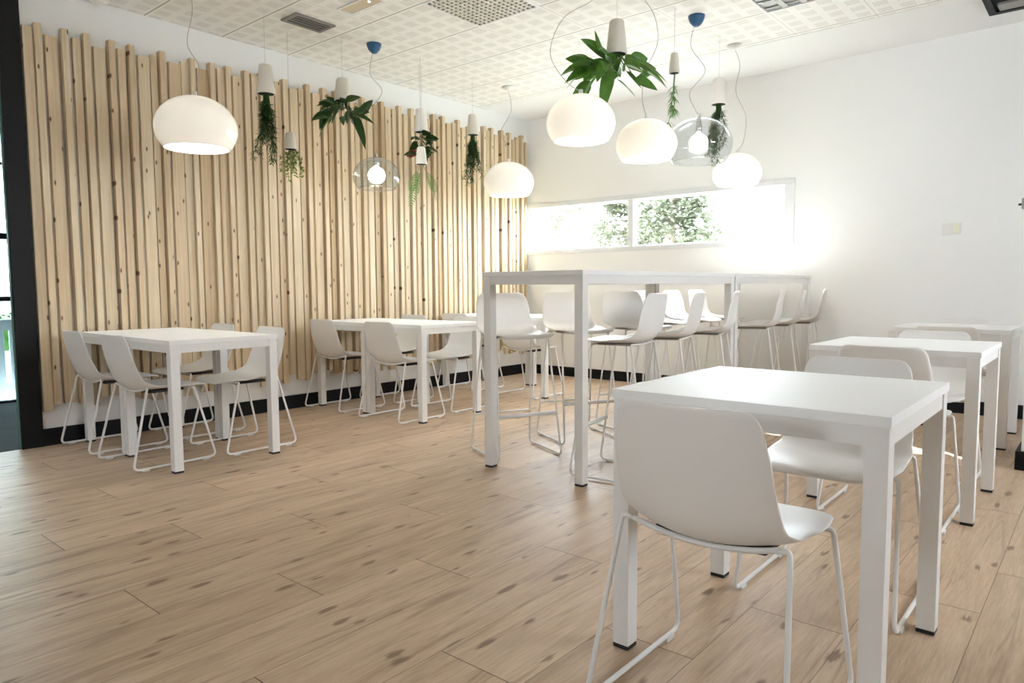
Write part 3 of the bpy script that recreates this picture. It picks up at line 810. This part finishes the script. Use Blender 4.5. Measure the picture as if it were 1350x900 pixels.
# ------------------------------------------------------------------ upside-down hanging planters
def planter(x, y, z0, z1, dbot, label, plant, seed, mat='pot', length=.4, wires=1):
    """z0 bottom opening, z1 closed top"""
    t = thing('hanging_planter', label, 'planter', (x, y, z0), 0, 'upside-down hanging planters')
    h = z1 - z0; rb = dbot / 2; rt = rb * .68
    part('pot', B().lathe([(rb * .86, 0), (rb, 0), (rb, .004), (rb - (rb - rt) * .5, h * .5), (rt, h - .008), (rt - .008, h), (0, h)], 32), M[mat], t, True)
    part('soil_disc', B().lathe([(0, .003), (rb * .88, .003), (rb * .88, .010), (0, .010)], 24), M['soil'], t)
    wb = B()
    for k in range(wires):
        ox = 0 if wires == 1 else (.012 if k else -.012)
        wb.tube([(ox, 0, h - .002), (ox, 0, HC - z0)], .0011, 5)
    part('hanging_wire', wb, M['wire'], t)
    r = random.Random(seed)
    lb = B(); sb = B()
    def v(a, e): return Vector((math.cos(a) * math.cos(e), math.sin(a) * math.cos(e), math.sin(e)))
    if plant == 'rosemary':
        n = 9
        for k in range(n):
            a = r.uniform(0, 2 * PI); L = length * r.uniform(.6, 1.0)
            pts = []; p = Vector((math.cos(a) * rb * .25, math.sin(a) * rb * .25, 0)); d = (Vector((math.cos(a) * .13, math.sin(a) * .13, -1))).normalized()
            m = 14
            for i in range(m + 1):
                pts.append(p.copy()); p = p + d * (L / m)
                d = (d + Vector((r.uniform(-.09, .09), r.uniform(-.09, .09), -.02))).normalized()
            sb.tube(pts, [.0028 * (1 - .6 * i / m) for i in range(m + 1)], 5)
            for i in range(3, m + 1):
                for q in range(19 if i < 10 else 10):
                    pp = pts[i - 1].lerp(pts[i], r.random()); aa = r.uniform(0, 2 * PI)
                    lb.leaf(pp, v(aa, r.uniform(-.9, .25)), (0, 0, 1), r.uniform(.030, .055), .0085, .15, .1, 2)
        sb.tube([(0, 0, 0), (0, 0, -length * .2)], [rb * .35, rb * .25], 10)
        lm, sm_ = M['leaf_rosemary'], M['leaf_rosemary']
    elif plant == 'broad':
        n = int(20 + length * 44)
        for k in range(n):
            a = r.uniform(0, 2 * PI); e = r.uniform(-1.2, .1)
            sl = r.uniform(.04, length * .42)
            p0 = Vector((math.cos(a) * rb * .4, math.sin(a) * rb * .4, -.002)); p1 = p0 + v(a, -1.0) * sl * .5; p2 = p1 + v(a, e) * sl * .6
            sb.tube([p0, p1, p2], [.003, .0025, .0018], 5)
            a2 = a + r.uniform(-.7, .7)
            LL = length * r.uniform(.30, .54)
            lb.leaf(p2, v(a2, r.uniform(-1.1, 1.1)), v(a2 + r.uniform(-1.2, 1.2), r.uniform(.2, 1.2)), LL, LL * .40, r.uniform(.1, .6), .25, 7)
        lm, sm_ = M['leaf_mid'] if mat != 'dark' else M['leaf_dark'], M['leaf_mid']
        if label.find('dark') >= 0: lm = sm_ = M['leaf_dark']
    elif plant == 'ivy':
        for k in range(9):
            a = r.uniform(0, 2 * PI); L = length * r.uniform(.4, 1.0); p = Vector((math.cos(a) * rb * .6, math.sin(a) * rb * .6, 0))
            pts = [p.copy()]
            d = Vector((math.cos(a) * .8, math.sin(a) * .8, -.4)).normalized()
            for i in range(9):
                d = (d + Vector((r.uniform(-.2, .2), r.uniform(-.2, .2), -.35))).normalized(); p = p + d * L / 9; pts.append(p.copy())
            sb.tube(pts, .0013, 4)
            for q in pts[1:]:
                for j in range(3):
                    aa = r.uniform(0, 2 * PI); lb.leaf(q, v(aa, r.uniform(-.6, .3)), (0, 0, 1), r.uniform(.022, .034), .022, .3, .1, 3)
        lm, sm_ = M['leaf_lime'], M['leaf_mid']
    elif plant == 'anthurium':
        for k in range(38):
            a = r.uniform(0, 2 * PI); z = -r.uniform(.02, length * .8); p0 = Vector((0, 0, 0)); p2 = Vector((math.cos(a) * .04, math.sin(a) * .04, z))
            sb.tube([p0, Vector((0, 0, z * .6)), p2], .002, 5)
            LL = r.uniform(.08, .13); lb.leaf(p2, v(a, r.uniform(-.7, .4)), v(a + r.uniform(-1, 1), .8), LL, LL * .6, .3, .2, 6)
        lm, sm_ = M['leaf_dark'], M['leaf_dark']
        rb_ = B()
        rb_.leaf((-.03, -.03, -length * .62), (-.6, -.5, -.35), (.3, -.8, .4), .095, .07, .1, .2, 7)
        rb_.leaf((-.02, -.04, -length * .70), (-.75, -.3, -.3), (.3, -.8, .4), .075, .045, .1, .2, 7)
    elif plant == 'fern':
        for k in range(6):
            a = r.uniform(0, 2 * PI); L = length * r.uniform(.55, 1.0); p = Vector((math.cos(a) * rb * .3, math.sin(a) * rb * .3, 0)); d = Vector((math.cos(a) * .35, math.sin(a) * .35, -1)).normalized()
            pts = [p.copy()]; m = 16
            for i in range(m):
                d = (d + Vector((r.uniform(-.05, .05), r.uniform(-.05, .05), 0))).normalized(); p = p + d * L / m; pts.append(p.copy())
            sb.tube(pts, .0014, 4)
            s_ = d.orthogonal().normalized(); s_.rotate(Matrix.Rotation(r.uniform(0, PI), 3, d))
            for i in range(5, m + 1):
                w = .045 * math.sin(PI * (i - 4) / (m - 3)) + .012
                for sg in (-1, 1): lb.leaf(pts[i], s_ * sg + d * .5, d.cross(s_), w, .008, .1, .05, 3)
        lm, sm_ = M['leaf_fern'], M['leaf_fern']
    elif plant == 'sprig':
        for k in range(2):
            p = Vector((.006 * k, 0, 0)); d = Vector((r.uniform(-.06, .06), r.uniform(-.06, .06), -1)); pts = [p.copy()]; m = 12
            L = length * (1 - .25 * k)
            for i in range(m):
                d = (d + Vector((r.uniform(-.06, .06), r.uniform(-.06, .06), 0))).normalized(); p = p + d * L / m; pts.append(p.copy())
            sb.tube(pts, [.003 - .0001 * i for i in range(m + 1)], 5)
            for i in (4, 7, 8, 11, 12):
                for j in range(11):
                    aa = r.uniform(0, 2 * PI); lb.leaf(pts[i], v(aa, r.uniform(-.9, .1)), (0, 0, 1), r.uniform(.035, .065), .008, .5, .1, 4)
        lm, sm_ = M['leaf_fern'], M['leaf_fern']
    part('stems', sb, sm_, t, True)
    part('foliage', lb, lm, t, normals=False)
    if plant == 'anthurium': part('red_bract', rb_, M['red_leaf'], t, normals=False, label='dark red bract')
    return t
planter(.72, -3.78, 2.375, 2.575, .128, 'cream planter with a long dark needle-leaved plant, above the left battens', 'rosemary', 1, length=.50)
planter(.47, -3.44, 2.075, 2.20, .098, 'small cream planter with lime ivy, lowest beside the long needle-leaved plant', 'ivy', 2, length=.24)
planter(.72, -3.13, 2.452, 2.620, .130, 'cream planter with broad dark pointed leaves, left of the clear lamp', 'broad', 3, length=.36)
planter(.66, -2.27, 2.362, 2.560, .124, 'white planter with dark leaves and a red bract, right of the clear lamp', 'anthurium', 4, 'pot_white', length=.26, wires=2)
planter(.80, -2.40, 2.055, 2.20, .100, 'small white planter trailing a fern, hung in front of the red-bract plant', 'fern', 5, 'pot_white', length=.36)
planter(.71, -1.67, 2.425, 2.612, .114, 'cream planter with needle-leaved sprigs, nearest the corner lamp', 'rosemary', 6, length=.46)
planter(2.90, -2.69, 2.445, 2.650, .132, 'cream planter bursting with broad green leaves, beside the white lamp', 'broad', 7, length=.44)
planter(2.90, -1.94, 2.497, 2.635, .076, 'small slender planter with a thin sprig, above the second white lamp', 'sprig', 8, length=.36)
planter(2.91, -1.23, 2.415, 2.612, .124, 'white planter trailing feathery green behind the large clear lamp', 'rosemary', 9, 'pot_white', length=.50)

# ------------------------------------------------------------------ ceiling fittings
def frame_box(b_, x0, y0, x1, y1, z0, z1, w):
    b_.box((x0, y0, z0), (x1, y0 + w, z1)); b_.box((x0, y1 - w, z0), (x1, y1, z1))
    b_.box((x0, y0 + w, z0), (x0 + w, y1 - w, z1)); b_.box((x1 - w, y0 + w, z0), (x1, y1 - w, z1))
    return b_
t = thing('ceiling_vent', 'grey slotted air vent in the ceiling above the left lamp', 'vent', (.76, -3.445, HC))
part('vent_frame', frame_box(B(), -.10, -.165, .10, .165, -.012, 0, .028), M['grey_metal'], t)
part('recess', B().box((-.072, -.137, -.003), (.072, .137, -.001)), M['dark_recess'], t)
for k in range(3): part('slat', B().box((-.046 + k * .038, -.137, -.010), (-.034 + k * .038, .137, -.004)), M['grey_metal'], t)
t = thing('ceiling_light', 'slim rectangular emergency light panel in the ceiling tiles', 'light', (1.31, -3.40, HC))
part('light_frame', frame_box(B(), -.18, -.062, .18, .062, -.010, 0, .010), M['white_metal'], t)
part('diffuser', B().box((-.17, -.052, -.007), (.17, .052, -.002)), plain('smoked_diffuser', (.62, .55, .42), .15), t)
gl = part('lit_led', B().lathe([(0, -.011), (.006, -.010), (.008, -.007), (0, -.007)], 12), emis('led', (1, .95, .85), 3), t)
gl.location = (.09, .0, 0)
t = thing('ceiling_grille', 'square egg-crate grille panel in the middle of the ceiling', 'grille', (1.925, -2.857, HC))
part('grille_frame', frame_box(B(), -.283, -.283, .283, .283, -.010, 0, .016), M['white_metal'], t)
part('recess', B().box((-.267, -.267, -.0025), (.267, .267, -.001)), M['dark_recess'], t)
lb = B(); n = 13
for k in range(1, n):
    q = -.267 + .534 * k / n
    lb.box((q - .0065, -.267, -.0105), (q + .0065, .267, -.0028)); lb.box((-.267, q - .0065, -.0108), (.267, q + .0065, -.0029))
part('lattice', lb, plain('grille_cream', (.74, .70, .62), .5), t)
t = thing('ceiling_light', 'square louvred light fitting in the ceiling over the right side', 'light', (3.62, -1.71, HC))
part('light_frame', frame_box(B(), -.283, -.283, .283, .283, -.014, 0, .022), M['white_metal'], t)
part('recess', B().box((-.261, -.261, -.003), (.261, .261, -.001)), plain('reflector_grey', (.45, .46, .47), .25, .6), t)
lb = B()
for k in range(4):
    q = -.196 + k * .131
    lb.lathe([(0, 0)], 3) if False else None
    lb.box((-.261, q - .004, -.013), (.261, q + .004, -.004))
for k in range(3):
    q = -.13 + k * .13
    lb.box((q - .02, -.261, -.012), (q + .02, .261, -.0045))
part('louvre', lb, M['chrome'], t)
t = thing('ceiling_cassette', 'black rectangular unit set in the plaster ceiling at the upper right', 'air unit', (4.98, -.72, HC - .002))
part('housing', frame_box(B(), -.435, -.32, .435, .32, -.035, 0, .045), M['black_paint'], t)
part('inner_panel', B().box((-.39, -.275, -.012), (.39, .275, -.002)), M['black_paint'], t)
part('grey_plate', B().box((-.37, .13, -.030), (-.13, .27, -.012), .003), M['grey_metal'], t, label='grey metal plate inside the black housing')
t = thing('smoke_detector', 'round cream detector on the ceiling above the left battens', 'detector', (.075, -4.60, HC))
part('base', B().lathe([(0, -.012), (.062, -.012), (.064, 0), (0, 0)], 28), M['pot_white'], t, True)
part('cap', B().lathe([(0, -.032), (.035, -.032), (.048, -.022), (.050, -.012), (0, -.012)], 28), M['pot_white'], t, True)

# ------------------------------------------------------------------ wall fittings
t = thing('wall_control', 'small white double switch plate on the back wall', 'switch', (4.31, -.001, 1.457))
part('plate', B().box((-.066, -.012, -.048), (.066, 0, .048), .004), M['white_plastic'], t)
part('thermostat', B().box((.006, -.020, -.036), (.056, -.012, .038), .003), plain('ivory_plastic', (.78, .79, .66), .4), t)
part('switch_rocker', B().box((-.056, -.016, -.036), (-.006, -.012, .036), .002), M['white_plastic'], t)
t = thing('wall_bracket', 'small grey box with a black knob on the pillar at the right edge', 'bracket', (4.955, -1.77, 1.455))
part('box', B().box((-.052, -.03, -.028), (0, .03, .028), .003), M['grey_metal'], t)
part('knob', B().tube([(-.052, 0, -.003), (-.068, 0, -.003)], .006, 12), M['black_plastic'], t, True, label='black knob')
